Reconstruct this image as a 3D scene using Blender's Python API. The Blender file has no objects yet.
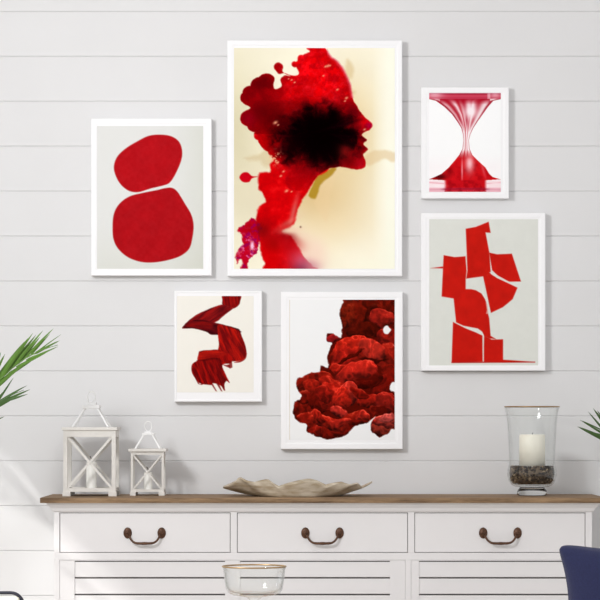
import bpy, bmesh, math, random
import numpy as np
from mathutils import Vector, Matrix

# ------------------------------------------------------------------ camera, world, lights
scene = bpy.context.scene
C = scene.collection
F = 2700.0                     # focal length in pixels of the 600 px frame
CY, CZ = -8.86, 1.1375         # camera stands 8.86 m off the back wall, 1.14 m up
HX, HY = 300.0, 420.0          # vanishing point in the photograph

def P(px, py, Y):
    """measured pixel + distance of the plane it lies in -> world point"""
    d = (Y - CY) / F
    return Vector(((px - HX) * d, Y, CZ + (HY - py) * d))
def S(Y): return (Y - CY) / F  # metres per pixel at that plane

cam = bpy.data.cameras.new('camera'); cam_o = bpy.data.objects.new('camera', cam); C.objects.link(cam_o)
cam_o.location = (0, CY, CZ); cam_o.rotation_euler = (math.pi/2, 0, 0)
cam.sensor_width = 36; cam.lens = F/600*36; cam.shift_y = 0.2; cam.shift_x = 0.0
cam.clip_end = 60
scene.camera = cam_o

w = bpy.data.worlds.new('world'); scene.world = w; w.use_nodes = True
bg = w.node_tree.nodes['Background']; bg.inputs[0].default_value = (0.975, 0.985, 1.0, 1); bg.inputs[1].default_value = 0.82

def area(name, loc, target, sx, sy, power, col=(1,1,1)):
    l = bpy.data.lights.new(name, 'AREA'); l.shape = 'RECTANGLE'; l.size = sx; l.size_y = sy
    l.energy = power; l.color = col
    o = bpy.data.objects.new(name, l); C.objects.link(o); o.location = loc
    o.rotation_euler = (Vector(target)-Vector(loc)).to_track_quat('-Z', 'Y').to_euler()
    return o
area('window_light', (-1.84, -3.6, 2.5), (0.1, 0, 1.1), 0.62, 0.55, 70, (0.98, 0.99, 1.0))
sun = bpy.data.lights.new('sun', 'SUN'); sun.energy = 2.3; sun.angle = math.radians(2.0); sun.color = (1.0, 0.99, 0.96)
sun_o = bpy.data.objects.new('sun', sun); C.objects.link(sun_o)
SUND = Vector((1, 0.8, -1.0))
sun_o.rotation_euler = SUND.to_track_quat('-Z', 'Y').to_euler(); sun_o.location = (-4, -3, 5)

vs = scene.view_settings
vs.view_transform = 'Standard'; vs.look = 'None'; vs.gamma = 1; vs.use_curve_mapping = False
vs.exposure = -0.01

# ------------------------------------------------------------------ helpers
def lin(c):
    return tuple(((v/255)/12.92 if v/255 <= 0.04045 else ((v/255+0.055)/1.055)**2.4) for v in c)

def mat(name, col, rough=0.5, metal=0.0, var=0.0, scale=20, stretch=(1,1,1), bump=0.0, bscale=200, spec=0.5, sheen=0):
    m = bpy.data.materials.new(name); m.use_nodes = True
    nt = m.node_tree; b = nt.nodes['Principled BSDF']
    c = lin(col) + (1,)
    b.inputs['Base Color'].default_value = c
    b.inputs['Roughness'].default_value = rough; b.inputs['Metallic'].default_value = metal
    b.inputs['Specular IOR Level'].default_value = spec
    if sheen: b.inputs['Sheen Weight'].default_value = sheen
    tc = nt.nodes.new('ShaderNodeTexCoord'); mp = nt.nodes.new('ShaderNodeMapping')
    mp.inputs['Scale'].default_value = stretch
    nt.links.new(tc.outputs['Object'], mp.inputs[0])
    n = nt.nodes.new('ShaderNodeTexNoise'); n.inputs['Scale'].default_value = scale; n.inputs['Detail'].default_value = 5
    nt.links.new(mp.outputs[0], n.inputs['Vector'])
    r = nt.nodes.new('ShaderNodeValToRGB')
    r.color_ramp.elements[0].position = 0.3; r.color_ramp.elements[1].position = 0.7
    r.color_ramp.elements[0].color = tuple(v*(1-var) for v in c[:3]) + (1,)
    r.color_ramp.elements[1].color = tuple(min(1, v*(1+var)) for v in c[:3]) + (1,)
    nt.links.new(n.outputs['Fac'], r.inputs[0]); nt.links.new(r.outputs[0], b.inputs['Base Color'])
    if bump:
        n2 = nt.nodes.new('ShaderNodeTexNoise'); n2.inputs['Scale'].default_value = bscale
        nt.links.new(mp.outputs[0], n2.inputs['Vector'])
        bp = nt.nodes.new('ShaderNodeBump'); bp.inputs['Strength'].default_value = bump; bp.inputs['Distance'].default_value = 0.002
        nt.links.new(n2.outputs['Fac'], bp.inputs['Height']); nt.links.new(bp.outputs[0], b.inputs['Normal'])
    return m

def glass_mat(name, tint=(0.985, 0.99, 0.985)):
    m = bpy.data.materials.new(name); m.use_nodes = True; nt = m.node_tree; nt.nodes.clear()
    out = nt.nodes.new('ShaderNodeOutputMaterial'); mix = nt.nodes.new('ShaderNodeMixShader')
    tr = nt.nodes.new('ShaderNodeBsdfTransparent'); tr.inputs[0].default_value = tint + (1,)
    gl = nt.nodes.new('ShaderNodeBsdfGlossy'); gl.inputs['Roughness'].default_value = 0.03
    lw = nt.nodes.new('ShaderNodeLayerWeight'); lw.inputs[0].default_value = 0.5      # Schlick reflectance of thin glass
    pw = nt.nodes.new('ShaderNodeMath'); pw.operation = 'POWER'; pw.inputs[1].default_value = 3.2
    fr = nt.nodes.new('ShaderNodeMath'); fr.operation = 'MULTIPLY_ADD'; fr.inputs[1].default_value = 0.8; fr.inputs[2].default_value = 0.02
    nt.links.new(lw.outputs['Facing'], pw.inputs[0]); nt.links.new(pw.outputs[0], fr.inputs[0])
    nt.links.new(fr.outputs[0], mix.inputs[0]); nt.links.new(tr.outputs[0], mix.inputs[1])
    nt.links.new(gl.outputs[0], mix.inputs[2]); nt.links.new(mix.outputs[0], out.inputs[0])
    return m

def thick_glass(name):
    m = bpy.data.materials.new(name); m.use_nodes = True; b = m.node_tree.nodes['Principled BSDF']
    b.inputs['Base Color'].default_value = (0.97, 0.985, 0.98, 1); b.inputs['Roughness'].default_value = 0.02
    b.inputs['Transmission Weight'].default_value = 1.0; b.inputs['IOR'].default_value = 1.45
    return m

def wood_mat(name, dark, light, axis_scale=(1.2, 14, 14)):
    m = bpy.data.materials.new(name); m.use_nodes = True; nt = m.node_tree; b = nt.nodes['Principled BSDF']
    b.inputs['Roughness'].default_value = 0.7
    tc = nt.nodes.new('ShaderNodeTexCoord'); mp = nt.nodes.new('ShaderNodeMapping'); mp.inputs['Scale'].default_value = axis_scale
    nt.links.new(tc.outputs['Object'], mp.inputs[0])
    n = nt.nodes.new('ShaderNodeTexNoise'); n.inputs['Scale'].default_value = 5; n.inputs['Detail'].default_value = 8; n.inputs['Roughness'].default_value = 0.65
    nt.links.new(mp.outputs[0], n.inputs['Vector'])
    r = nt.nodes.new('ShaderNodeValToRGB')
    r.color_ramp.elements[0].position = 0.35; r.color_ramp.elements[0].color = lin(dark) + (1,)
    r.color_ramp.elements[1].position = 0.66; r.color_ramp.elements[1].color = lin(light) + (1,)
    nt.links.new(n.outputs['Fac'], r.inputs[0]); nt.links.new(r.outputs[0], b.inputs['Base Color'])
    bp = nt.nodes.new('ShaderNodeBump'); bp.inputs['Strength'].default_value = 0.4; bp.inputs['Distance'].default_value = 0.001
    nt.links.new(n.outputs['Fac'], bp.inputs['Height']); nt.links.new(bp.outputs[0], b.inputs['Normal'])
    return m

def link(name, bm, m, parent=None, smooth=False, bevel=0, kind=None, world=False):
    me = bpy.data.meshes.new(name)
    bmesh.ops.recalc_face_normals(bm, faces=bm.faces[:])
    bm.to_mesh(me); bm.free()
    if smooth:
        for p in me.polygons: p.use_smooth = True
    o = bpy.data.objects.new(name, me); C.objects.link(o); me.materials.append(m)
    if parent:
        o.parent = parent
        if world: o.location = -parent_world(parent)
    if bevel:
        md = o.modifiers.new('bevel', 'BEVEL'); md.width = bevel; md.segments = 2; md.limit_method = 'ANGLE'
    if kind: o['kind'] = kind
    return o
def parent_world(p):
    v = Vector(p.location); 
    while p.parent: p = p.parent; v += Vector(p.location)
    return v

def thing(name, label, cat, loc=(0,0,0), group=None):
    o = bpy.data.objects.new(name, None); C.objects.link(o); o.location = loc; o.empty_display_size = 0.05
    o['label'] = label; o['category'] = cat
    if group: o['group'] = group
    return o
def tag(o, label, cat, group=None, kind=None):
    o['label'] = label; o['category'] = cat
    if group: o['group'] = group
    if kind: o['kind'] = kind
    return o

def box(bm, x0, x1, y0, y1, z0, z1):
    v = [bm.verts.new((x, y, z)) for x in (x0, x1) for y in (y0, y1) for z in (z0, z1)]
    for f in ((0,1,3,2),(4,6,7,5),(0,4,5,1),(2,3,7,6),(0,2,6,4),(1,5,7,3)):
        bm.faces.new([v[i] for i in f])
def bar(bm, a, b, wx, wy, up=Vector((0,1,0))):
    """rectangular bar from a to b; wy is the size along 'up'"""
    a = Vector(a); b = Vector(b); d = (b-a).normalized(); s = d.cross(up).normalized(); u = s.cross(d).normalized()
    vs_ = []
    for p in (a, b):
        for i, j in ((-1,-1),(1,-1),(1,1),(-1,1)): vs_.append(bm.verts.new(p + s*wx/2*i + u*wy/2*j))
    for f in ((0,1,2,3),(4,7,6,5),(0,4,5,1),(1,5,6,2),(2,6,7,3),(3,7,4,0)): bm.faces.new([vs_[i] for i in f])
def tube(bm, pts, rad, seg=10, closed=False):
    pts = [Vector(p) for p in pts]; n = len(pts)
    rads = rad if isinstance(rad, (list, tuple)) else [rad]*n
    rings = []; prev = None
    for i, p in enumerate(pts):
        if closed: t = (pts[(i+1)%n] - pts[i-1])
        else: t = pts[min(i+1, n-1)] - pts[max(i-1, 0)]
        t.normalize()
        if prev is None:
            prev = t.orthogonal().normalized()
        prev = (prev - t*prev.dot(t)).normalized(); q = t.cross(prev)
        rings.append([bm.verts.new(p + (prev*math.cos(a)+q*math.sin(a))*rads[i]) for a in [2*math.pi*k/seg for k in range(seg)]])
    m = n if closed else n-1
    for i in range(m):
        A, B = rings[i], rings[(i+1)%n]
        for k in range(seg): bm.faces.new((A[k], A[(k+1)%seg], B[(k+1)%seg], B[k]))
    if not closed:
        bm.faces.new(rings[0]); bm.faces.new(rings[-1])
def lathe(bm, prof, seg=48, cx=0, cy=0):
    """profile (r,z) list, r==0 ends close it"""
    rings = []
    for r, z in prof:
        if r < 1e-6: rings.append([bm.verts.new((cx, cy, z))])
        else: rings.append([bm.verts.new((cx+r*math.cos(2*math.pi*k/seg), cy+r*math.sin(2*math.pi*k/seg), z)) for k in range(seg)])
    for A, B in zip(rings, rings[1:]):
        for k in range(seg):
            k2 = (k+1) % seg
            if len(A) == 1 and len(B) == 1: break
            if len(A) == 1: bm.faces.new((A[0], B[k], B[k2]))
            elif len(B) == 1: bm.faces.new((A[k], A[k2], B[0]))
            else: bm.faces.new((A[k], A[k2], B[k2], B[k]))
def ellipsoid(bm, c, r, rot=None, u=6, v=4):
    M = Matrix.Translation(Vector(c)) @ (rot.to_4x4() if rot else Matrix()) @ Matrix.Diagonal((r[0], r[1], r[2], 1))
    rings = [[bm.verts.new(M @ Vector((0, 0, 1)))]]
    for i in range(1, v):
        p = math.pi*i/v; rings.append([bm.verts.new(M @ Vector((math.sin(p)*math.cos(2*math.pi*k/u), math.sin(p)*math.sin(2*math.pi*k/u), math.cos(p)))) for k in range(u)])
    rings.append([bm.verts.new(M @ Vector((0, 0, -1)))])
    for A_, B_ in zip(rings, rings[1:]):
        for k in range(u):
            q = (k+1) % u
            if len(A_) == 1: bm.faces.new((A_[0], B_[k], B_[q]))
            elif len(B_) == 1: bm.faces.new((A_[q], A_[k], B_[0]))
            else: bm.faces.new((A_[k], B_[k], B_[q], A_[q]))

# ------------------------------------------------------------------ materials
M_WALL = mat('painted_boards', (221,220,220), 0.6, var=0.012, scale=3, stretch=(1,1,1))
M_PLAIN = mat('side_wall_paint', (226,226,226), 0.7, var=0.01)
M_FRAME = mat('white_frame_lacquer', (246,245,246), 0.45, var=0.004)
M_MAT = mat('mat_board', (247,246,247), 0.8, var=0.003)
M_CAB = mat('cabinet_paint', (226,223,223), 0.5, var=0.012, scale=6)
M_DARK = mat('gap_shade_dark', (70,64,60), 0.9, var=0.05)  # dark colour standing for the shade in the cabinet's gaps
M_TOP = wood_mat('weathered_oak', (92,68,44), (160,130,96), (1.0, 9, 12))
M_FLOOR = wood_mat('grey_oak_floor', (176,168,158), (206,198,188), (1, 8, 1))
M_BRONZE = mat('aged_bronze', (88,58,40), 0.5, metal=0.4, var=0.35, scale=180)
M_LANT = mat('whitewashed_wood', (220,216,210), 0.6, var=0.03, scale=60)
M_LANTM = mat('white_painted_metal', (236,235,234), 0.45, var=0.01)
M_CANDLE = mat('wax', (246,241,226), 0.5, var=0.01)
M_CANDLEW = mat('white_wax', (240,238,232), 0.5, var=0.01)
M_WICK = mat('burnt_wick', (40,34,30), 0.9, var=0.1)
M_GLASS = glass_mat('clear_glass', (0.988, 0.993, 0.99))
M_THICK = thick_glass('thick_glass')
M_GOLD = mat('gilded_rim', (164,136,96), 0.35, metal=0.6, var=0.2, scale=60)
M_BEAN = mat('dark_gravel', (86,70,56), 0.55, var=0.2, scale=130)
_nt = M_BEAN.node_tree; _g = _nt.nodes.new('ShaderNodeNewGeometry'); _r = _nt.nodes.new('ShaderNodeValToRGB')      # every stone its own tone
for _p, _c in ((0.0, (24,17,12)), (0.5, (52,39,28)), (0.85, (86,68,50)), (1.0, (160,140,112))):
    _e = _r.color_ramp.elements[0] if _p == 0 else (_r.color_ramp.elements[-1] if _p == 1.0 else _r.color_ramp.elements.new(_p)); _e.position = _p; _e.color = lin(_c) + (1,)
_nt.links.new(_g.outputs['Random Per Island'], _r.inputs[0]); _nt.links.new(_r.outputs[0], _nt.nodes['Principled BSDF'].inputs['Base Color'])
M_NAVY = mat('navy_linen', (30,35,74), 0.9, var=0.15, scale=260, bump=0.5, bscale=600, sheen=0.08)
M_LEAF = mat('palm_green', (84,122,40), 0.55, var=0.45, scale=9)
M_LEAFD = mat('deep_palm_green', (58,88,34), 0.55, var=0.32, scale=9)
M_STEM = mat('palm_stem', (112,124,62), 0.6, var=0.1)
M_POT = mat('clay_pot', (206,200,190), 0.8, var=0.05)
M_SOIL = mat('soil', (60,46,36), 1.0, var=0.3, scale=80)
M_BLACK = mat('blackened_metal', (40,40,52), 0.45, metal=0.3, var=0.05)
M_CREAM = mat('cream_upholstery', (222,218,198), 0.9, var=0.03, scale=200)
M_SEAT = mat('grey_upholstery', (196,192,186), 0.95, var=0.03, scale=200)
M_TABLE = wood_mat('pale_table_wood', (150,126,98), (190,168,138), (2, 12, 12))

# ------------------------------------------------------------------ setting
ZT = 3.3; XL, XR = -1.9, 2.3
# shiplap back wall: board joints every 44.93 px of the photograph's wall plane
def back_wall():
    bm = bmesh.new()
    s = S(0); z_line = CZ + (HY-11.5)*s; pitch = 44.93*s
    zs = [z_line + k*pitch for k in range(-30, 9)]
    zs = [z for z in zs if 0.02 < z < ZT-0.01]; zs.sort()
    g = 0.0012; d = 0.0034
    prof = [(0.0, 0.0)]
    for z in zs:
        prof += [(0.0, z-g-0.0012), (d*0.8, z-g), (d, z+g*0.5), (0.0, z+g+0.0007)]
    prof += [(0.0, ZT)]
    a = [bm.verts.new((XL, y, z)) for y, z in prof]; b = [bm.verts.new((XR, y, z)) for y, z in prof]
    for i in range(len(prof)-1): bm.faces.new((a[i], b[i], b[i+1], a[i+1]))
    # thickness
    c = [bm.verts.new((x, 0.08, z)) for x, z in ((XL,0),(XR,0),(XR,ZT),(XL,ZT))]
    bm.faces.new(c)
    bm.faces.new((a[-1], b[-1], c[2], c[3])); bm.faces.new((a[0], b[0], c[1], c[0]))
    bm.faces.new(a + [c[3], c[0]]); bm.faces.new(b + [c[2], c[1]])
    return link('wall_back', bm, M_WALL, kind='structure')
back_wall()
W1 = (-1.66, -0.22, 0.75, 2.06)     # y0,y1,z0,z1 of the near window, the sun comes in here
W2 = (-4.4, -3.0, 1.0, 3.15)
def left_wall():
    bm = bmesh.new(); x0, x1 = XL-0.12, XL
    ys = [-5.0, W2[0], W2[1], W1[0], W1[1], 0.08]
    for i in range(5):
        y0, y1 = ys[i], ys[i+1]
        if i == 1: box(bm, x0, x1, y0, y1, 0, W2[2]); box(bm, x0, x1, y0, y1, W2[3], ZT)
        elif i == 3: box(bm, x0, x1, y0, y1, 0, W1[2]); box(bm, x0, x1, y0, y1, W1[3], ZT)
        else: box(bm, x0, x1, y0, y1, 0, ZT)
    bmesh.ops.remove_doubles(bm, verts=bm.verts[:], dist=1e-5)
    return link('wall_left', bm, M_PLAIN, kind='structure')
left_wall()
for i, (y0, y1, z0, z1) in enumerate((W1, W2)):
    bm = bmesh.new(); t = 0.04; xa, xb = XL-0.09, XL-0.04
    box(bm, xa, xb, y0, y0+t, z0, z1); box(bm, xa, xb, y1-t, y1, z0, z1)
    box(bm, xa, xb, y0+t, y1-t, z0, z0+t); box(bm, xa, xb, y0+t, y1-t, z1-0.002, z1)
    box(bm, xa, xb, y0+t, y1-t, (z0+z1)/2-0.17, (z0+z1)/2-0.15)
    link('window_%d' % (i+1), bm, M_FRAME, kind='structure')
bm = bmesh.new(); box(bm, XL-0.12, XR, -5.0, 0.08, -0.05, 0.0); link('floor', bm, M_FLOOR, kind='structure')
bm = bmesh.new(); box(bm, XL, XR, -0.016, 0.0, 0.0, 0.10); link('baseboard_back', bm, M_FRAME, kind='structure', bevel=0.003)

bm = bmesh.new(); box(bm, XL-0.12, XR, -5.0, 0.08, ZT, ZT+0.08); link('ceiling', bm, M_FRAME, kind='structure')  # out of view, added to stop sun coming over the left wall

# ------------------------------------------------------------------ sideboard
YF = -0.42                       # front plane of the carcass
sf = S(YF)
def FX(px): return (px-HX)*sf
def FZ(py): return CZ + (HY-py)*sf
sb = thing('sideboard', 'long white sideboard with brown weathered wood top, three drawers and slatted doors', 'sideboard', (FX(323.5), -0.21, 0))
def part(name, bm, m, parent=sb, **k): return link(name, bm, m, parent, world=True, **k)
xl, xr = FX(54), FX(592); ztop = FZ(502.8)
# carcass: sides, back, face frame
bm = bmesh.new()
YB = -0.018
box(bm, xl, xl+0.018, YF+0.02, YB, 0.05, ztop); box(bm, xr-0.018, xr, YF+0.02, YB, 0.05, ztop)
box(bm, xl+0.018, xr-0.018, YB-0.01, YB, 0.05, ztop); box(bm, xl+0.018, xr-0.018, YF+0.02, YB-0.01, 0.05, 0.07)
cells = [(59.5, 230.5), (237, 408), (414.5, 585.5)]
dz0, dz1 = FZ(552.8), FZ(512.6)
doors = [(59.5, 405.5), (411.0, 585.5)]
oz1, oz0 = FZ(560.0), 0.13
# face frame pieces (abutting)
box(bm, xl, xr, YF, YF+0.02, dz1, ztop)                       # top rail
box(bm, xl, xr, YF, YF+0.02, oz1, dz0)                        # middle rail
box(bm, xl, xr, YF, YF+0.02, 0.05, oz0)                       # bottom rail
for a, b in ((54, 59.5), (230.5, 237), (408, 414.5), (585.5, 592)):
    box(bm, FX(a), FX(b), YF, YF+0.02, dz0, dz1)
for a, b in ((54, 59.5), (405.5, 411.0), (585.5, 592)):
    box(bm, FX(a), FX(b), YF, YF+0.02, oz0, oz1)
part('carcass', bm, M_CAB, bevel=0.0008)
bm = bmesh.new(); box(bm, xl+0.018, xr-0.018, YF+0.035, YF+0.04, 0.07, ztop-0.01); part('gap_shade_sheet', bm, M_DARK)  # sheet coloured dark as the shade seen through the drawer gaps
# cornice under the top
bm = bmesh.new()
prof = [(0.0, FZ(512)), (0.005, FZ(511)), (0.009, FZ(508)), (0.019, FZ(505)), (0.023, ztop)]
rings = []
for off, z in prof:
    rings.append([bm.verts.new(p) for p in ((xl-off, YB, z), (xl-off, YF-off, z), (xr+off, YF-off, z), (xr+off, YB, z))])
for A, B in zip(rings, rings[1:]):
    for k in range(3): bm.faces.new((A[k], A[k+1], B[k+1], B[k]))
    bm.faces.new((A[3], A[0], B[0], B[3]))
bm.faces.new(rings[0]); bm.faces.new(rings[-1])
part('cornice', bm, M_CAB)
# wooden top with slightly worn, irregular edge
bm = bmesh.new()
tx0, tx1 = FX(41) , FX(605.5); ty0, ty1 = YF-0.034, YB
tz0, tz1 = ztop+0.0002, CZ + (HY-497.9)*S(ty0)
random.seed(5)
nx = 120; rows = []
for i in range(nx+1):
    x = tx0 + (tx1-tx0)*i/nx; j = random.uniform(-0.0012, 0.0012); k = random.uniform(-0.0008, 0.0008)
    rows.append([bm.verts.new(p) for p in ((x, ty1, tz0), (x, ty0+0.002+k, tz0), (x, ty0+j, tz0+0.005), (x, ty0+j, tz1-0.005), (x, ty0+0.004+k, tz1-0.0004), (x, ty0+0.02, tz1), (x, ty1, tz1))])
for A, B in zip(rows, rows[1:]):
    for k in range(7): bm.faces.new((A[k], A[(k+1)%7], B[(k+1)%7], B[k]))
bm.faces.new(rows[0]); bm.faces.new(rows[-1])
part('wooden_top', bm, M_TOP)
TOPZ = tz1
# feet
for x in (xl+0.03, xr-0.03):
    for y in (YF+0.03, YB-0.03):
        bm = bmesh.new(); box(bm, x-0.025, x+0.025, y-0.025, y+0.025, 0.0, 0.05); part('foot', bm, M_CAB, bevel=0.002)
# drawers
rand = random.Random(2)
for (a, b), hx in zip(cells, ((127.6, 161.6), (305.4, 339.6), (483.2, 517.6))):
    g = 0.0016
    bm = bmesh.new(); x0, x1, z0, z1 = FX(a)+g, FX(b)-g, dz0+g, dz1-g*1.4
    box(bm, x0, x1, YF+0.003, YF+0.021, z0, z1)
    dr = part('drawer', bm, M_CAB, bevel=0.0015)
    # bail pull: two rosettes and a drooping bar
    bm = bmesh.new(); yy = YF+0.003
    for hxx in hx:
        cx_, cz_ = FX(hxx), FZ(533)
        ring = []
        for (r, dy) in ((1.0, 0), (1.0, 0.002), (0.8, 0.0045), (0.45, 0.0055), (0.3, 0.008), (0.22, 0.013)):
            ring.append([bm.verts.new((cx_+math.cos(t)*r*0.0132, yy-dy, cz_+math.sin(t)*r*(0.0176 if dy < 0.005 else 0.0135))) for t in [2*math.pi*k/20 for k in range(20)]])
        for A, B in zip(ring, ring[1:]):
            for k in range(20): bm.faces.new((A[k], A[(k+1)%20], B[(k+1)%20], B[k]))
        bm.faces.new(ring[-1])
    ctr = (FX(hx[0])+FX(hx[1]))/2; hw = (FX(hx[1])-FX(hx[0]))/2
    pts = []; rd = []
    for k in range(25):
        u = -1 + k/12
        x = ctr + hw*(abs(u)**0.85)*(1 if u > 0 else -1)*0.93
        z = FZ(543.2) + (FZ(534.5)-FZ(543.2))*abs(u)**4.2
        out = 0.011 + 0.010*(1-abs(u)**3)
        pts.append((x, yy-out, z)); rd.append(0.0034 + 0.0016*math.exp(-(u/0.12)**2) + 0.0009*math.exp(-((abs(u)-0.3)/0.2)**2))
    tube(bm, pts, rd, 8)
    hb = link('bail_handle', bm, M_BRONZE, dr, smooth=True)
    hb.location = (0, 0, 0)
# doors with slatted panels
def slat_panel(x0, x1, z0, z1, first, door):
    bm = bmesh.new(); pitch = 16.75*sf; gap = 1.7*sf
    z = first
    while z > z0 + 0.02:
        zb = max(z - pitch + gap, z0)
        v = [bm.verts.new((x, y, q)) for x in (x0, x1) for y, q in ((YF+0.005, z), (YF+0.005, zb), (YF+0.013, zb-0.003), (YF+0.013, z-0.003))]
        for f in ((0,1,2,3),(4,7,6,5),(0,4,5,1),(1,5,6,2),(2,6,7,3),(3,7,4,0)): bm.faces.new([v[i] for i in f])
        z -= pitch
    o = link('slat_panel', bm, M_CAB, door)
    return o
for (a, b), panels in zip(doors, (((74.5, 225), (240, 390)), ((419, 568.5),))):
    bm = bmesh.new(); g = 0.0004
    x0, x1, z0, z1 = FX(a)+g, FX(b)-g, oz0+g, oz1-g
    y0, y1 = YF+0.002, YF+0.02
    zr0 = oz0+0.05; zr1 = FZ(560.9)
    edges = [x0] + [FX(v) for p in panels for v in p] + [x1]
    for k in range(0, len(edges), 2): box(bm, edges[k], edges[k+1], y0, y1, z0, z1)
    for pa, pb in panels:
        box(bm, FX(pa), FX(pb), y0, y1, z0, zr0)
        box(bm, FX(pa), FX(pb), y0, y1, zr1, z1)
    door = part('door', bm, M_CAB)
    bm = bmesh.new()
    for pa, pb in panels: slat_panel(FX(pa), FX(pb), zr0, zr1, FZ(561.9), door)
    bm.free()
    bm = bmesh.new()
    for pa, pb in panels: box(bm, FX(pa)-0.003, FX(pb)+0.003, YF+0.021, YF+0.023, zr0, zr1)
    link('slat_shade_sheet', bm, M_DARK, door)  # dark sheet puts the shade between the slats into colour

# ------------------------------------------------------------------ painting library for the framed prints
rng = np.random.RandomState(7)
class Art:
    def __init__(s, x0, y0, x1, y1, ss, bgc):
        s.b = (x0, y0, x1, y1)
        s.nx = int((x1-x0)*ss)+1; s.ny = int((y1-y0)*ss)+1
        s.X, s.Y = np.meshgrid(np.linspace(x0, x1, s.nx), np.linspace(y0, y1, s.ny))
        s.c = np.ones((s.ny, s.nx, 3))*np.array(bgc)/255.0
    def put(s, m, col):
        m = np.clip(m, 0, 1)[..., None]
        col = np.asarray(col, float)/255.0
        s.c = s.c*(1-m) + col*m
    def mul(s, m, k):
        s.c *= (1-np.clip(m, 0, 1)[..., None]*(1-np.asarray(k, float)))
    def noise(s, scale, oct=4, seed=0, sx=1.0, sy=1.0, X=None, Y=None):
        X = s.X if X is None else X; Y = s.Y if Y is None else Y
        r = np.random.RandomState(seed); out = 0; amp = 1; tot = 0; f = 1.0/scale
        for o in range(oct):
            g = r.rand(256, 256)
            u = X*f*sx + 17.3*o; v = Y*f*sy + 9.1*o
            iu = np.floor(u).astype(int); iv = np.floor(v).astype(int); fu = u-iu; fv = v-iv
            fu = fu*fu*(3-2*fu); fv = fv*fv*(3-2*fv)
            a = g[iv % 256, iu % 256]; b = g[iv % 256, (iu+1) % 256]; c = g[(iv+1) % 256, iu % 256]; d = g[(iv+1) % 256, (iu+1) % 256]
            out = out + amp*((a*(1-fu)+b*fu)*(1-fv) + (c*(1-fu)+d*fu)*fv); tot += amp; amp *= 0.5; f *= 2
        return out/tot
    def poly(s, pts, soft=0.5, smooth=True, warp=0, wscale=8, seed=1):
        pts = np.array(pts, float)
        if smooth: pts = catmull(pts)
        X, Y = s.X, s.Y
        if warp:
            X = X + (s.noise(wscale, 3, seed)-0.5)*2*warp; Y = Y + (s.noise(wscale, 3, seed+50)-0.5)*2*warp
        pad = soft*3+warp+2
        x0, y0 = pts.min(0)-pad; x1, y1 = pts.max(0)+pad
        m = (X >= x0) & (X <= x1) & (Y >= y0) & (Y <= y1)
        x = X[m]; y = Y[m]
        d2 = np.full(x.shape, 1e9); ins = np.zeros(x.shape, bool)
        for i in range(len(pts)):
            ax, ay = pts[i-1]; bx, by = pts[i]
            ex, ey = bx-ax, by-ay; L = ex*ex+ey*ey+1e-12
            t = np.clip(((x-ax)*ex+(y-ay)*ey)/L, 0, 1)
            d2 = np.minimum(d2, (x-ax-t*ex)**2 + (y-ay-t*ey)**2)
            cr = ((ay > y) != (by > y)) & (x < ex*(y-ay)/(ey if abs(ey) > 1e-12 else 1e-12)+ax)
            ins ^= cr
        sd = np.sqrt(d2); sd = np.where(ins, -sd, sd)
        D = np.full(s.X.shape, 99.0); D[m] = sd
        s.sd = D
        soft = max(soft*1.35, 0.6)
        q = np.clip(0.5 - D/(2*soft), 0, 1)
        return q*q*(3-2*q)
    def g(s, cx, cy, rx, ry, rot=0):
        a = math.radians(rot); x = s.X-cx; y = s.Y-cy
        u = (x*math.cos(a)+y*math.sin(a))/rx; v = (-x*math.sin(a)+y*math.cos(a))/ry
        return np.exp(-(u*u+v*v))
def catmull(p, n=5):
    out = []; N = len(p)
    for i in range(N):
        a, b, c, d = p[i-1], p[i], p[(i+1) % N], p[(i+2) % N]
        for k in range(n):
            t = k/n
            out.append(0.5*((2*b)+(-a+c)*t+(2*a-5*b+4*c-d)*t*t+(-a+3*b-3*c+d)*t**3))
    return np.array(out)
def Z(pts, ox, oy, s): return [(ox+x/s, oy+y/s) for x, y in pts]

def print_mat():
    m = bpy.data.materials.new('printed_paper'); m.use_nodes = True; nt = m.node_tree; b = nt.nodes['Principled BSDF']
    a = nt.nodes.new('ShaderNodeAttribute'); a.attribute_name = 'ink'
    nt.links.new(a.outputs['Color'], b.inputs['Base Color']); b.inputs['Roughness'].default_value = 0.85
    b.inputs['Specular IOR Level'].default_value = 0.0
    return m
M_PRINT = print_mat()
GAIN = 1.0
def print_mesh(art, Y, parent):
    me = bpy.data.meshes.new('print'); nx, ny = art.nx, art.ny
    s = S(Y)
    co = np.empty((ny, nx, 3)); co[..., 0] = (art.X-HX)*s; co[..., 1] = Y; co[..., 2] = CZ+(HY-art.Y)*s
    pl = parent_world(parent); co -= np.array(pl)
    me.vertices.add(nx*ny); me.vertices.foreach_set('co', co.reshape(-1).astype(np.float32))
    idx = np.arange(nx*ny).reshape(ny, nx)
    q = np.stack([idx[:-1,:-1], idx[1:,:-1], idx[1:,1:], idx[:-1,1:]], -1).reshape(-1, 4); nq = len(q)
    me.loops.add(nq*4); me.loops.foreach_set('vertex_index', q.reshape(-1).astype(np.int32))
    me.polygons.add(nq); me.polygons.foreach_set('loop_start', (np.arange(nq)*4).astype(np.int32))
    me.update(calc_edges=True); me.validate()
    c = np.clip(art.c, 0, 1); l = np.where(c <= 0.04045, c/12.92, ((c+0.055)/1.055)**2.4)*GAIN
    rgba = np.ones((ny, nx, 4), np.float32); rgba[..., :3] = np.clip(l, 0, 0.97)
    at = me.color_attributes.new('ink', 'FLOAT_COLOR', 'POINT'); at.data.foreach_set('color', rgba.reshape(-1))
    me.materials.append(M_PRINT)
    o = bpy.data.objects.new('print', me); C.objects.link(o); o.parent = parent
    return o

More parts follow.
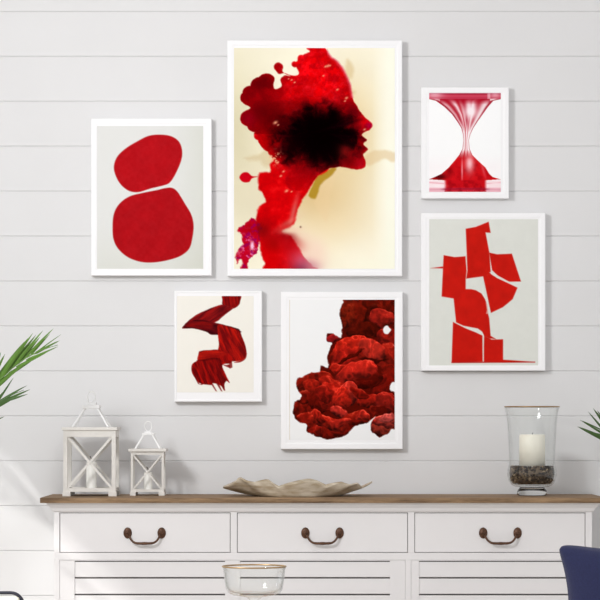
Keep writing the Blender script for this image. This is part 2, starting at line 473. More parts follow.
def framed(outer, art, wpx, label, group=None, depth=0.033):
    x0, y0, x1, y1 = outer
    Yf = -depth
    base = P((x0+x1)/2, y1, 0); t = thing('framed_picture', label, 'picture', (base.x, 0, base.z), group)
    s = S(Yf); X0, X1 = (x0-HX)*s, (x1-HX)*s; Z1, Z0 = CZ+(HY-y0)*s, CZ+(HY-y1)*s
    wd = wpx*s
    # moulding: mitred profile swept round the rectangle
    prof = [(0, -0.0005), (0, Yf+0.0015), (0.0015, Yf), (wd*0.8, Yf+0.0001), (wd, Yf+0.0010), (wd, -0.0005)]
    bm = bmesh.new(); rings = []
    for off, y in prof:
        rings.append([bm.verts.new(p) for p in ((X0+off, y, Z0+off), (X1-off, y, Z0+off), (X1-off, y, Z1-off), (X0+off, y, Z1-off))])
    n = len(rings)
    for i in range(n):
        A, B = rings[i], rings[(i+1) % n]
        for k in range(4): bm.faces.new((A[k], A[(k+1)%4], B[(k+1)%4], B[k]))
    link('frame_moulding', bm, M_FRAME, t, world=True)
    bm = bmesh.new(); box(bm, X0+wd, X1-wd, Yf+0.0013, -0.001, Z0+wd, Z1-wd)
    link('mat_board', bm, M_MAT, t, world=True)
    print_mesh(art, Yf+0.0009, t)
    return t

SSR = 2.4
# --- art 1: two rounded red shapes
z = lambda p: Z(p, 80, 110, 3.53)
A = Art(97, 126, 203.2, 268.7, SSR, (224,224,221))
A.put(np.clip((A.X-170)/34, 0, 1)*0.5 + np.clip((A.Y-225)/50, 0, 1)*0.45, (208,209,197))
n1 = A.noise(9, 4, 3); n2 = A.noise(3, 2, 4)
red = np.array((184,20,28))[None,None]*(0.91+0.12*n1[...,None])+ (n2[...,None]-0.5)*8
m = A.poly(z([(280,87),(320,92),(348,110),(360,140),(358,175),(340,220),(318,255),(295,266),(250,277),(205,290),(170,284),(140,258),(122,220),(121,190),(135,160),(165,133),(200,112),(240,92)]), 0.5)
A.put(m, red)
m = A.poly(z([(325,275),(345,290),(370,330),(393,370),(401,410),(396,455),(385,490),(355,515),(310,530),(260,538),(215,536),(170,520),(135,490),(118,455),(115,410),(120,365),(140,330),(175,305),(220,293),(270,283),(300,276)]), 0.5)
A.put(m, red*0.97)
framed((91.2, 118.6, 211.6, 275.6), A, 5.2, 'white framed print of two rounded red shapes stacked on pale paper')

# --- art 2: profile of a head dissolving in red ink
z = lambda p: Z(p, 225, 35, 3.3333)
A = Art(234, 48, 394.8, 268.8, SSR, (250,244,222))
def zc(x, y): return 225+x/3.3333, 35+y/3.3333
def zg(x, y, rx, ry, rot=0):
    a, b = zc(x, y); return A.g(a, b, rx/3.3333, ry/3.3333, rot)
A.put(zg(10, 330, 130, 330)*0.95, (216,207,172))
A.put(zg(110, 60, 120, 120)*0.5, (238,232,208))
A.put(zg(400, 330, 110, 190)*0.85, (226,198,140))
A.put(zg(300, 540, 130, 110)*0.95, (222,190,134))
A.put(zg(370, 640, 130, 110)*0.6, (238,214,168))
A.put(zg(120, 520, 110, 150)*0.6, (222,212,184))
A.put(np.clip((A.X-372)/16, 0, 1)*0.9, (255,253,236))
A.put(zg(470, 760, 150, 90)*0.75, (253,247,226))
nz = A.noise(30, 4, 9)
A.c *= (0.985+0.03*nz[...,None])
# watercolour stains
m = A.poly(z([(62,410),(80,404),(110,400),(140,378),(160,390),(160,430),(140,440),(110,420),(80,420)]), 2, warp=2.5, wscale=5); A.put(m*0.4, (200,172,120))
m = A.poly(z([(470,400),(500,385),(566,392),(566,420),(530,415),(500,430),(478,434),(462,420)]), 1.5, warp=1.5); A.put(m*0.5, (222,190,138))
m = A.poly(z([(405,80),(430,110),(425,140),(410,150),(420,180),(435,190),(420,200),(400,160)]), 2, warp=1); A.put(m*0.4, (206,172,110))
m = A.poly(z([(330,455),(370,440),(365,480),(350,540),(345,600),(335,620),(300,560),(320,500)]), 2, warp=1.5); A.put(m*0.35, (236,206,160))
m = A.poly(z([(310,470),(350,445),(372,448),(345,475),(318,500),(305,540),(296,546),(280,535),(290,505)]), 0.9, warp=1); A.put(m*0.95, (176,138,40))
# neck and shoulder with soft front edge
m = A.poly(z([(165,420),(300,430),(350,445),(310,470),(280,515),(258,550),(240,595),(234,625),(218,640),(190,656),(215,668),(240,700),(262,740),(290,770),(300,782),(140,782),(135,760),(122,735),(118,700),(112,670),(106,640),(105,600),(115,570),(135,555),(125,525),(112,510),(112,480),(118,460),(150,455)]), 1.0, warp=1.2, wscale=5)
nk = A.noise(7, 4, 81); A.put(m, np.array((212,2,8))[None,None]*(0.84+0.3*nk[...,None]))
A.put(m*np.clip((nk-0.6)*5, 0, 1)*0.35, (238,40,40))
A.put(zg(255, 745, 45, 45, 30)*0.8*m + zg(275, 765, 40, 25, 0)*0.45, (204,70,96))
A.put(zg(262, 780, 40, 22)*0.6, (110,50,80))
A.put(zg(200, 690, 62, 26, 15)*0.8, (185,8,18)); A.put(zg(205, 668, 35, 16, 15)*0.7, (140,0,10))
A.put(zg(160, 700, 25, 30)*0.7*m, (140,6,6)); A.put(zg(150, 750, 30, 50)*0.6*m, (210,0,4))
A.put(zg(228, 590, 9, 60, 14)*0.65, (222,120,110)); A.put(zg(210, 625, 40, 9, -30)*0.35, (236,170,150))
A.put(zg(225, 650, 34, 10, -8)*0.9, (238,206,178)); A.put(zg(262, 668, 24, 14, 12)*0.6, (240,214,188))
A.put(zg(306, 722, 34, 50, -20)*0.75, (246,216,196)); A.put(zg(290, 775, 26, 22)*0.45, (214,150,160))
# ink strands lower left
m2 = A.poly(z([(42,655),(48,640),(65,635),(70,622),(90,615),(112,628),(122,650),(112,690),(108,720),(90,735),(78,760),(75,782),(52,782),(56,750),(44,748),(40,735),(58,715),(58,690),(55,668)]), 0.8, warp=2.2, wscale=4)
m2 = np.maximum(m2, A.poly(z([(36,738),(44,715),(60,700),(70,690),(62,720),(50,745),(42,762),(38,755)]), 0.7, warp=1.5, wscale=3)*0.85)
A.put(m2, (190,4,34)); A.put(m2*zg(90, 645, 34, 20)*0.8, (165,0,12))
nn = A.noise(3.2, 3, 21)
A.put(m2*np.clip((nn-0.55)*7, 0, 1)*zg(78, 710, 34, 42), (226,120,190)); A.put(zg(90, 703, 7, 18)*0.9, (250,214,236))
A.put(m2*np.clip((A.noise(3, 3, 33)-0.56)*8, 0, 1)*0.8, (150,0,80))
A.put(m*zg(120, 650, 35, 28)*0.75, (120,6,10))
# drop at left
a = A.poly(z([(48,475),(58,460),(75,458),(90,470),(108,472),(90,478),(80,490),(60,490)]), 0.5); A.put(a, (200,4,24))
# head silhouette
head = z([(275,43),(330,43),(350,70),(378,92),(402,128),(417,168),(426,212),(441,240),(462,270),(486,290),(491,303),(478,318),(462,324),(457,334),(471,349),(463,357),(462,366),(475,379),(468,390),(459,400),(468,420),(465,440),(448,448),(420,446),(385,440),(345,446),(310,468),(285,500),(250,520),(200,500),(170,440),(150,395),(128,378),(112,352),(113,325),(100,308),(70,303),(54,288),(56,262),(76,250),(84,240),(60,226),(52,208),(62,192),(82,178),(88,160),(104,150),(128,131),(148,130),(162,146),(162,172),(172,180),(188,172),(186,148),(200,136),(218,138),(200,128),(178,128),(164,112),(166,97),(180,93),(192,103),(193,122),(212,134),(245,132),(242,115),(228,96),(240,88),(246,74),(270,62),(284,54)])
m = A.poly(head, 0.6, warp=0.7, wscale=5)
hd = A.sd.copy()
wx = (A.noise(6, 3, 61)-0.5)*10; wy = (A.noise(6, 3, 62)-0.5)*10
zx = (A.X-225)*3.3333; zy = (A.Y-35)*3.3333
for x, y, r in ((143,150,21),(114,168,27),(84,196,26),(70,209,19),(74,278,23),(98,300,24),(138,345,29),(112,335,16),(178,107,15),(165,385,22),(232,98,10),(255,80,14)):
    m = np.maximum(m, np.clip((r-np.hypot(zx-x+wx*0.4, zy-y+wy*0.4))/4+0.5, 0, 1))
nn = A.noise(14, 5, 5, X=A.X+wx, Y=A.Y+wy); n3 = A.noise(5, 4, 6); rg = 1-np.abs(A.noise(10, 4, 63, X=A.X+wx, Y=A.Y+wy)-0.5)*5
red = np.array((222,2,8))[None,None]*(0.74+0.46*nn[...,None]); red = red + np.clip(n3[...,None]-0.6, 0, 1)*np.array((60,50,60)) + np.clip(rg[...,None]-0.55, 0, 1)*np.array((30,22,34))
A.put(m, red)
A.put(m*np.clip((A.noise(6, 4, 12)-0.45)*4, 0, 1)*0.55, (160,0,10))
# crimson left lobes, darker where the ink lies thicker
lob = 1/(1+np.exp((A.X-(225+186/3.33)-(A.Y-(35+200/3.33))*0.10)/3.5))
A.put(m*lob*(zy < 330)*0.92, np.array((128,0,6))[None,None]*(0.62+0.75*nn[...,None]))
for x, y, r in ((143,150,17),(114,172,20),(84,200,20),(74,278,18),(120,250,26)):
    A.put(m*np.exp(-((zx-x+wx)**2+(zy-y+wy)**2)/(r*r))*0.45, (92,0,6))
A.put(m*zg(78, 280, 26, 24)*0.5, (170,0,30))
A.put(m*zg(140, 350, 36, 40)*0.85, np.array((196,0,4))[None,None]*(0.8+0.4*nn[...,None]))
A.put(m*zg(200, 290, 80, 50)*0.7, (80,0,2)); A.put(m*zg(240, 235, 90, 26)*0.5, (96,0,4))
# face in dark red
A.put(m*zg(430, 250, 30, 44, -30)*0.8, (104,0,10)); A.put(m*zg(415, 400, 62, 55)*0.75, (132,2,10))
A.put(m*zg(440, 315, 36, 20)*0.7, (170,2,12)); A.put(m*zg(483, 302, 14, 12)*0.8, (160,0,66))
A.put(m*zg(455, 432, 18, 22)*0.5, (176,8,30)); A.put(m*zg(465, 350, 12, 8)*0.7, (80,0,10)); A.put(m*zg(466, 376, 12, 8)*0.6, (100,0,10))
# black flower-like core: ragged rays of unequal length
cx, cy = zc(312, 338); dx = A.X-cx; dy = A.Y-cy; ang = np.arctan2(dy, dx); rr = np.hypot(dx/1.2, dy)*3.333
an = A.noise(1.0, 3, 71, X=np.cos(ang)*3.4+40, Y=np.sin(ang)*3.4+40); bn = A.noise(9, 4, 72, X=A.X+wx, Y=A.Y+wy)
pet = 63 + 44*an + 90*(bn-0.5)
A.put(m/(1+np.exp((rr-pet-26)/13))*0.8, (42,0,3))
A.put(m/(1+np.exp((rr-pet)/8)), (5,0,1))
A.put(m*zg(330, 330, 70, 60)*0.9, (3,0,0))
A.put(m*zg(345, 415, 46, 30, 10)*0.9, (6,0,1)); A.put(m*zg(215, 370, 40, 26)*0.75, (20,0,2))
an2 = A.noise(1.0, 2, 73, X=np.cos(ang)*7+40, Y=np.sin(ang)*7+40)
A.put(m*np.clip((an2-0.6)*5, 0, 1)*np.clip((bn-0.4)*4, 0, 1)*np.exp(-((rr-92)/24)**2)*0.45, (86,2,10))
A.put(m*zg(255, 455, 60, 32)*0.6, (120,0,8)); A.put(m*zg(250, 492, 70, 26)*0.6, (176,0,6))
A.put(m*zg(400, 388, 20, 20)*0.6, (166,20,20)); A.put(m*zg(388, 300, 60, 5, -15)*0.7, (20,0,4)); A.put(m*zg(412, 338, 44, 4, 5)*0.7, (20,0,4)); A.put(m*zg(400, 350, 40, 3, 25)*0.5, (20,0,4))
# specks of light
for x, y, r in ((343,103,7),(335,105,5),(350,102,4),(168,292,8),(177,300,4),(375,182,5),(405,210,6),(400,220,4),(328,136,4),(222,150,4),(232,158,4),(212,146,3),(465,315,5),(186,470,5),(205,520,7),(222,522,4),(160,415,7),(175,425,6),(152,405,5),(195,455,5)):
    A.put(zg(x, y, r, r*0.6, -30)*0.85, (244,170,130))
A.put(zg(170, 410, 18, 22)*np.clip((A.noise(2.4, 3, 44)-0.5)*6, 0, 1)*0.9, (232,186,140))
A.put(np.exp(-((hd+0.2)/1.6)**2)*(hd < 1.5)*(A.X > 225+340/3.33)*(A.Y < 35+210/3.33)*0.6, (226,90,110))
a, b = zc(252, 640); A.put(A.g(a, b, 0.9, 0.9), (120,80,60))
framed((227.4, 40.4, 402.2, 276.0), A, 5.2, 'largest white framed print, a head in profile made of red and black ink', depth=0.037)

# --- art 3: hourglass splash
z = lambda p: Z(p, 415, 80, 4.8)
A = Art(429.2, 92.9, 500.8, 191.9, 3.2, (254,253,253))
x = (A.X-415)*4.8; y = (A.Y-80)*4.8
A.put(np.clip(1-abs(y-420)/90, 0, 1)*0.12, (240,200,205))
cyv = np.array([62, 92, 100, 130, 165, 200, 230, 260, 290, 330, 360, 385, 420, 450, 465, 477, 482])
lft = np.array([68, 68, 100, 142, 178, 203, 222, 230, 233, 228, 212, 192, 162, 128, 96, 66, 140])
rgt = np.array([412,412, 376, 350, 325, 300, 280, 266, 258, 262, 275, 300, 338, 356, 372, 412, 340])
L = np.interp(y, cyv, lft); R = np.interp(y, cyv, rgt); u = (x-L)/(R-L)*2-1; wd = (R-L)
m = np.clip(np.minimum(x-L, R-x)/4+0.5, 0, 1)*(y > 88)
def tri(u, c, w): return np.exp(-((u-c)/w)**2)
sw = 0.06*np.sin(y/45)
base = np.array((250,236,238))[None,None]*np.ones_like(A.c)
def layer(c, k, col):
    k = np.clip(k, 0, 1)[...,None]; return c*(1-k)+np.array(col)[None,None]*k
up = np.clip((250-y)/60, 0, 1); lo = np.clip((y-335)/45, 0, 1)
b = base
b = layer(b, tri(u, -0.95, 0.10)+tri(u, 0.95, 0.08), (170,30,50))
b = layer(b, tri(u, -0.30+sw, 0.10)*0.9, (190,22,40)); b = layer(b, tri(u, 0.22+sw, 0.09)*0.7, (200,50,70))
b = layer(b, up*(tri(u, -0.62, 0.16)*0.9), (178,16,36)); b = layer(b, up*(tri(u, -0.05, 0.14)), (176,12,34))
b = layer(b, up*tri(u, 0.5, 0.18)*0.95, (176,20,40)); b = layer(b, up*tri(u, 0.30, 0.05)*0.8, (252,225,230)); b = layer(b, up*tri(u, -0.42, 0.05)*0.8, (250,215,222))
b = layer(b, up*np.exp(-((x-268)/34)**2-((y-150)/40)**2)*1.1, (252,236,240))
b = layer(b, up*np.clip((118-y)/24, 0, 1)*(abs(x-240) < 120)*0.85, (176,16,38))
red = layer(np.ones_like(b)*np.array((208,18,26)), np.clip((A.noise(5, 3, 3)-0.45)*3, 0, 1)*0.6, (160,4,14))
b = layer(b, np.zeros_like(x), (0,0,0)); k = np.clip(lo*1.1, 0, 1)[...,None]; b = b*(1-k)+red*k
b = layer(b, lo*np.exp(-((x-262)/20)**2-((y-400)/42)**2), (250,190,195)); b = layer(b, lo*np.exp(-((x-226)/4)**2-((y-430)/50)**2)*0.9, (248,150,160))
b = layer(b, lo*np.exp(-((x-330-(y-440)*0.3)/7)**2-((y-430)/40)**2)*0.5, (240,110,120))
b = layer(b, np.exp(-((x-120)/30)**2-((y-465)/14)**2)*1.1, (90,8,12)); b = layer(b, np.exp(-((x-165)/20)**2-((y-440)/25)**2)*0.5, (120,8,14))
A.put(m, np.clip(b, 0, 255))
# pool at the bottom
k = np.clip((y-478)/7, 0, 1)
pool = layer(np.ones_like(b)*np.array((250,226,230)), np.clip((104-abs(x-242))/14, 0, 1), (200,16,26))
pool = layer(pool, np.clip((y-514)/6, 0, 1)*0.3, (216,90,120)); pool = layer(pool, np.clip((A.noise(5, 3, 77)-0.5)*5, 0, 1)*(abs(x-242) < 100)*0.5, (140,4,14))
pool = layer(pool, np.exp(-((y-523-((x-240)/120)**2*2)/5)**2)*np.clip((130-abs(x-240))/30, 0.25, 1)*0.5, (130,10,40)); pool = layer(pool, np.exp(-((y-500+((x-240)/170)**2*8)/3)**2)*(abs(x-240) > 100)*0.5, (226,120,140)); pool = layer(pool, np.exp(-((x-110)/30)**2-((y-508)/8)**2), (252,235,238)); pool = layer(pool, np.exp(-((x-385)/26)**2-((y-500)/12)**2)*0.9, (250,225,228))
A.put(k, pool)
# band at the top
k = np.clip((92-y)/3, 0, 1)
band = layer(np.ones_like(b)*np.array((206,70,92)), np.exp(-((y-66)/5)**2)*0.8, (150,10,40)); band = layer(band, np.exp(-((x-95)/40)**2)*0.8+np.exp(-((x-385)/26)**2)*0.7, (240,180,192))
band = layer(band, np.exp(-((y-86)/6)**2)*0.4, (178,30,60)); band = layer(band, (abs(x-355) < 7)*0.5, (250,220,226))
A.put(k, band); A.put((y < 65)*0.6, (196,150,160))
framed((421.3, 87.3, 508.9, 198.4), A, 5.4, 'small white framed print of red liquid pinched like an hourglass')

# --- art 4: cut paper blocks
z = lambda p: Z(p, 415, 205, 3.53)
A = Art(429.2, 219.2, 538, 366, SSR, (221,222,215))
A.c *= (0.99+0.02*A.noise(6, 3, 8)[...,None])
red = np.array((198,28,20))[None,None]*(0.94+0.12*A.noise(8, 4, 3)[...,None])
for p in ([(179,84),(215,77),(260,59),(267,98),(249,97),(262,165),(268,245),(240,252),(181,260),(185,232)],
          [(101,177),(140,184),(178,181),(182,232),(179,262),(179,297),(136,330),(94,323)],
          [(174,297),(198,297),(215,301),(234,312),(247,332),(254,352),(258,385),(262,400),(267,462),(286,473),(262,471),(244,461),(237,447),(222,436),(170,426),(145,414),(136,327)],
          [(262,168),(290,174),(342,172),(374,270),(328,271),(295,252),(272,230)],
          [(240,250),(268,244),(300,262),(362,292),(345,332),(330,345),(310,361),(268,381),(255,320)],
          [(134,413),(150,421),(180,436),(215,450),(238,461),(239,553),(129,556)],
          [(244,460),(270,475),(311,474),(311,546),(424,554),(310,556),(243,554),(243,500)],
          [(55,223),(99,217),(99,224)]):
    A.put(A.poly(z(p), 0.4, smooth=False), red)
A.put(A.poly(z([(262,238),(268,236),(335,272),(326,273),(290,258)]), 0.3, smooth=False)*0.9, (224,222,214))
A.put(A.poly(z([(250,345),(256,352),(258,384),(251,384),(254,370)]), 0.3, smooth=False)*0.8, (224,190,180))
A.put(A.poly(z([(129,553),(424,553),(424,556),(129,558)]), 0.25, smooth=False), red*0.9)
framed((421.2, 213.0, 545.4, 370.7), A, 5.4, 'white framed print of angular red blocks like cut paper')

# --- art 5: brush stroke zigzag
z = lambda p: Z(p, 170, 285, 5.0)
A = Art(177, 296, 253.6, 392.4, 3.2, (241,237,228))
st = A.noise(3, 3, 5, sx=1.0, sy=0.35, X=A.X*0.7+A.Y*0.7, Y=A.Y*0.7-A.X*0.7)
def paint(p, col, dark, k=1.0, seed=1, ang=45, soft=0.45):
    a = math.radians(ang); U = A.X*math.cos(a)+A.Y*math.sin(a); V = -A.X*math.sin(a)+A.Y*math.cos(a)
    n = A.noise(12, 4, seed, X=U, Y=V*7)
    n = np.clip((n-0.3)*2.4, 0, 1)[...,None]
    A.put(A.poly(z(p), soft, warp=0.25, wscale=3)*k, np.array(dark)*(1-n)+np.array(col)*n)
paint([(268,50),(350,50),(350,85),(340,105),(315,117),(288,106),(262,98),(262,75)], (158,18,16), (104,10,14), seed=3, ang=80)
paint([(262,98),(300,108),(315,117),(280,145),(222,188),(160,182),(100,202),(62,217),(80,190),(130,150),(190,122),(235,104)], (150,22,22), (90,12,18), seed=4, ang=-32)
paint([(62,217),(85,192),(120,176),(160,174),(215,186),(262,197),(320,212),(345,222),(345,240),(290,262),(240,250),(205,248),(180,234),(120,218)], (110,14,18), (62,8,14), seed=5, ang=12)
paint([(80,205),(130,185),(175,180),(215,200),(200,215),(130,210)], (160,20,16), (120,14,16), 0.7, seed=15, ang=5, soft=1.2)
paint([(240,200),(290,208),(345,230),(360,260),(378,305),(383,345),(370,372),(345,380),(315,382),(290,374),(262,368),(238,340),(245,300),(240,250)], (184,24,16), (112,12,14), seed=6, ang=65)
paint([(150,330),(200,325),(245,325),(300,350),(312,375),(300,392),(262,400),(275,440),(298,488),(282,480),(272,500),(272,528),(255,505),(235,495),(215,492),(205,500),(150,492),(125,465),(108,430),(112,395),(140,374),(143,345)], (170,18,14), (100,10,12), seed=7, ang=68)
paint([(145,345),(180,328),(245,330),(285,345),(240,362),(190,370),(140,380)], (186,28,18), (140,16,14), 0.9, seed=8, ang=-5)
paint([(135,378),(190,368),(240,365),(262,385),(230,372),(180,378)], (90,8,10), (70,6,10), 0.7, seed=8, ang=-5, soft=0.9)
for p in ([(205,495),(215,495),(235,532),(228,530)], [(232,494),(245,494),(262,532),(255,530)], [(256,490),(268,490),(276,528),(270,524)], [(160,488),(175,490),(160,500),(150,498)], [(288,375),(310,380),(312,412),(300,418),(285,400),(296,396)], [(262,398),(300,402),(298,415),(280,408)], [(112,440),(120,455),(150,498),(140,494)]):
    A.put(A.poly(z(p), 0.35, smooth=False)*0.8, (120,14,16))
A.put(A.poly(z([(345,380),(372,368),(384,340),(378,368),(352,386),(320,388)]), 0.4)*0.9, (140,20,16))
A.put(A.g(170+352/5, 285+234/5, 0.9, 0.7), (70,10,20))
framed((174.4, 290.8, 262.0, 401.8), A, 2.3, 'small white framed print of a dark red zigzag brush stroke')

# --- art 6: billowing red cloud
z = lambda p: Z(p, 275, 285, 3.526)
A = Art(289.2, 299.7, 394.7, 439.8, 3.0, (242,242,242))
out = z([(256,48),(430,48),(430,205),(418,212),(425,225),(430,330),(412,345),(404,368),(425,388),(430,500),(410,510),(392,528),(365,535),(342,515),(338,490),(352,462),(325,488),(295,492),(270,508),(252,530),(200,543),(165,541),(130,525),(112,515),(112,492),(82,482),(66,460),(66,415),(90,400),(95,388),(78,368),(78,332),(100,325),(120,312),(158,305),(162,284),(188,292),(185,262),(190,232),(200,206),(181,196),(184,175),(205,172),(232,186),(236,160),(236,140),(229,118),(227,98),(232,80),(243,62)])
M0 = A.poly(out, 0.5, warp=1.3, wscale=4)
W1_ = (A.noise(13, 4, 31)-0.5)*1.5; W2_ = (A.noise(13, 4, 32)-0.5)*1.5
col = np.ones_like(A.c)*np.array((84,12,5))
xx = (A.X-275)*3.526 + W1_*26; yy = (A.Y-285)*3.526 + W2_*26
fine = A.noise(5, 4, 40); rid = 1-np.abs(A.noise(9, 4, 41)-0.5)*4
def blob(cx, cy, rx, ry, rot, c, hl=0.6, up=-90):
    global col
    a = math.radians(rot); u = ((xx-cx)*math.cos(a)+(yy-cy)*math.sin(a))/rx; v = (-(xx-cx)*math.sin(a)+(yy-cy)*math.cos(a))/ry
    r = np.sqrt(u*u+v*v); m = np.clip((1-r)*min(rx, ry)/2.5, 0, 1)
    la = math.radians(up); dl = (u*math.cos(la-a)+v*math.sin(la-a))
    k1 = math.sin(cx*12.9+cy*7.7)*3; fold = 1-np.abs(np.sin(u*3.1+k1+W1_*7)+0.5*np.sin(v*4.3+k1*2+W2_*7))
    sh = 0.50 + 0.52*dl*hl + 0.24*np.sqrt(np.clip(1-r*r, 0, 1)) + 0.20*(fine-0.5)*2 + 0.22*fold + 0.35*np.exp(-((1-r)*min(rx, ry)/4)**2)*(dl > 0.25)*hl
    c_ = np.array(c)[None,None]*np.clip(sh, 0.25, 1.35)[...,None]
    hi = np.clip(sh-1.0, 0, 0.5)[...,None]*np.array((60,110,90))
    c_ = c_+hi
    col = col*(1-m[...,None]) + c_*m[...,None]
for b in ((320,110,100,85,0,(122,22,10),0.25), (255,100,30,60,10,(135,30,14),0.3), (375,75,60,35,10,(118,20,8),0.3), (345,120,22,60,20,(80,14,6),0.3),
          (385,120,48,38,-25,(176,34,24),0.7), (395,190,38,36,0,(158,26,18),0.5), (310,165,60,26,-10,(92,16,6),0.4),
          (205,190,24,18,0,(160,26,28),0.6), (400,255,34,52,0,(168,30,18),0.5), (402,320,30,40,0,(140,22,12),0.5),
          (270,232,82,44,-14,(198,34,20),0.7), (340,232,56,38,24,(212,48,34),0.6), (240,255,50,34,-40,(190,30,20),0.5), (262,250,50,10,-30,(96,14,6),0.4),
          (340,262,60,9,4,(70,10,4),0.3), (375,355,46,38,0,(130,18,10),0.4), (330,330,46,34,0,(112,16,8),0.4),
          (225,292,38,20,10,(178,30,18),0.6), (290,305,84,36,-20,(204,38,26),0.8), (300,350,50,20,-10,(96,12,6),0.4),
          (170,330,52,26,10,(156,26,14),0.6), (108,352,36,32,0,(150,26,14),0.6), (140,375,46,34,30,(166,28,16),0.6), (200,352,52,26,5,(176,30,18),0.6),
          (100,440,38,42,0,(128,20,10),0.6), (95,400,30,18,-20,(136,22,12),0.6), (150,420,46,40,20,(110,16,8),0.5), (120,480,46,28,20,(158,26,14),0.6),
          (255,380,44,40,10,(204,46,34),0.7), (200,395,60,52,10,(190,30,18),0.6), (225,400,30,46,5,(206,36,22),0.7), (170,385,34,30,0,(168,26,16),0.6), (222,445,34,20,15,(198,46,36),0.7),
          (330,410,50,26,-8,(176,30,18),0.7), (300,385,40,18,20,(150,22,12),0.6), (395,415,38,44,0,(178,34,24),0.6), (360,450,44,22,0,(110,16,8),0.5),
          (285,470,58,28,-6,(156,26,14),0.7), (310,460,30,18,-15,(196,40,28),0.7),
          (200,520,74,24,-4,(134,22,12),0.6), (185,488,80,24,14,(186,34,20),0.8), (150,470,40,22,35,(176,30,18),0.7), (230,485,40,18,-20,(190,38,26),0.7), (140,515,30,18,20,(150,24,14),0.6),
          (372,508,34,28,0,(168,52,38),0.5), (385,480,44,26,10,(200,60,50),0.7), (400,470,26,20,0,(214,80,72),0.6), (350,478,20,14,0,(180,40,30),0.6)):
    blob(*b)
A.put(M0, np.clip(col, 0, 255))
A.put(A.poly(z([(384,150),(398,143),(408,158),(400,172),(384,168)]), 0.5, warp=0.8, wscale=3), (240,238,238))
edge = (np.abs(A.X-289.6) < 0.5)*0.35; A.put(edge, (196,180,150))
framed((280.8, 291.8, 402.7, 449.2), A, 6.2, 'white framed print of a billowing crimson cloud on white, lowest of the pictures')

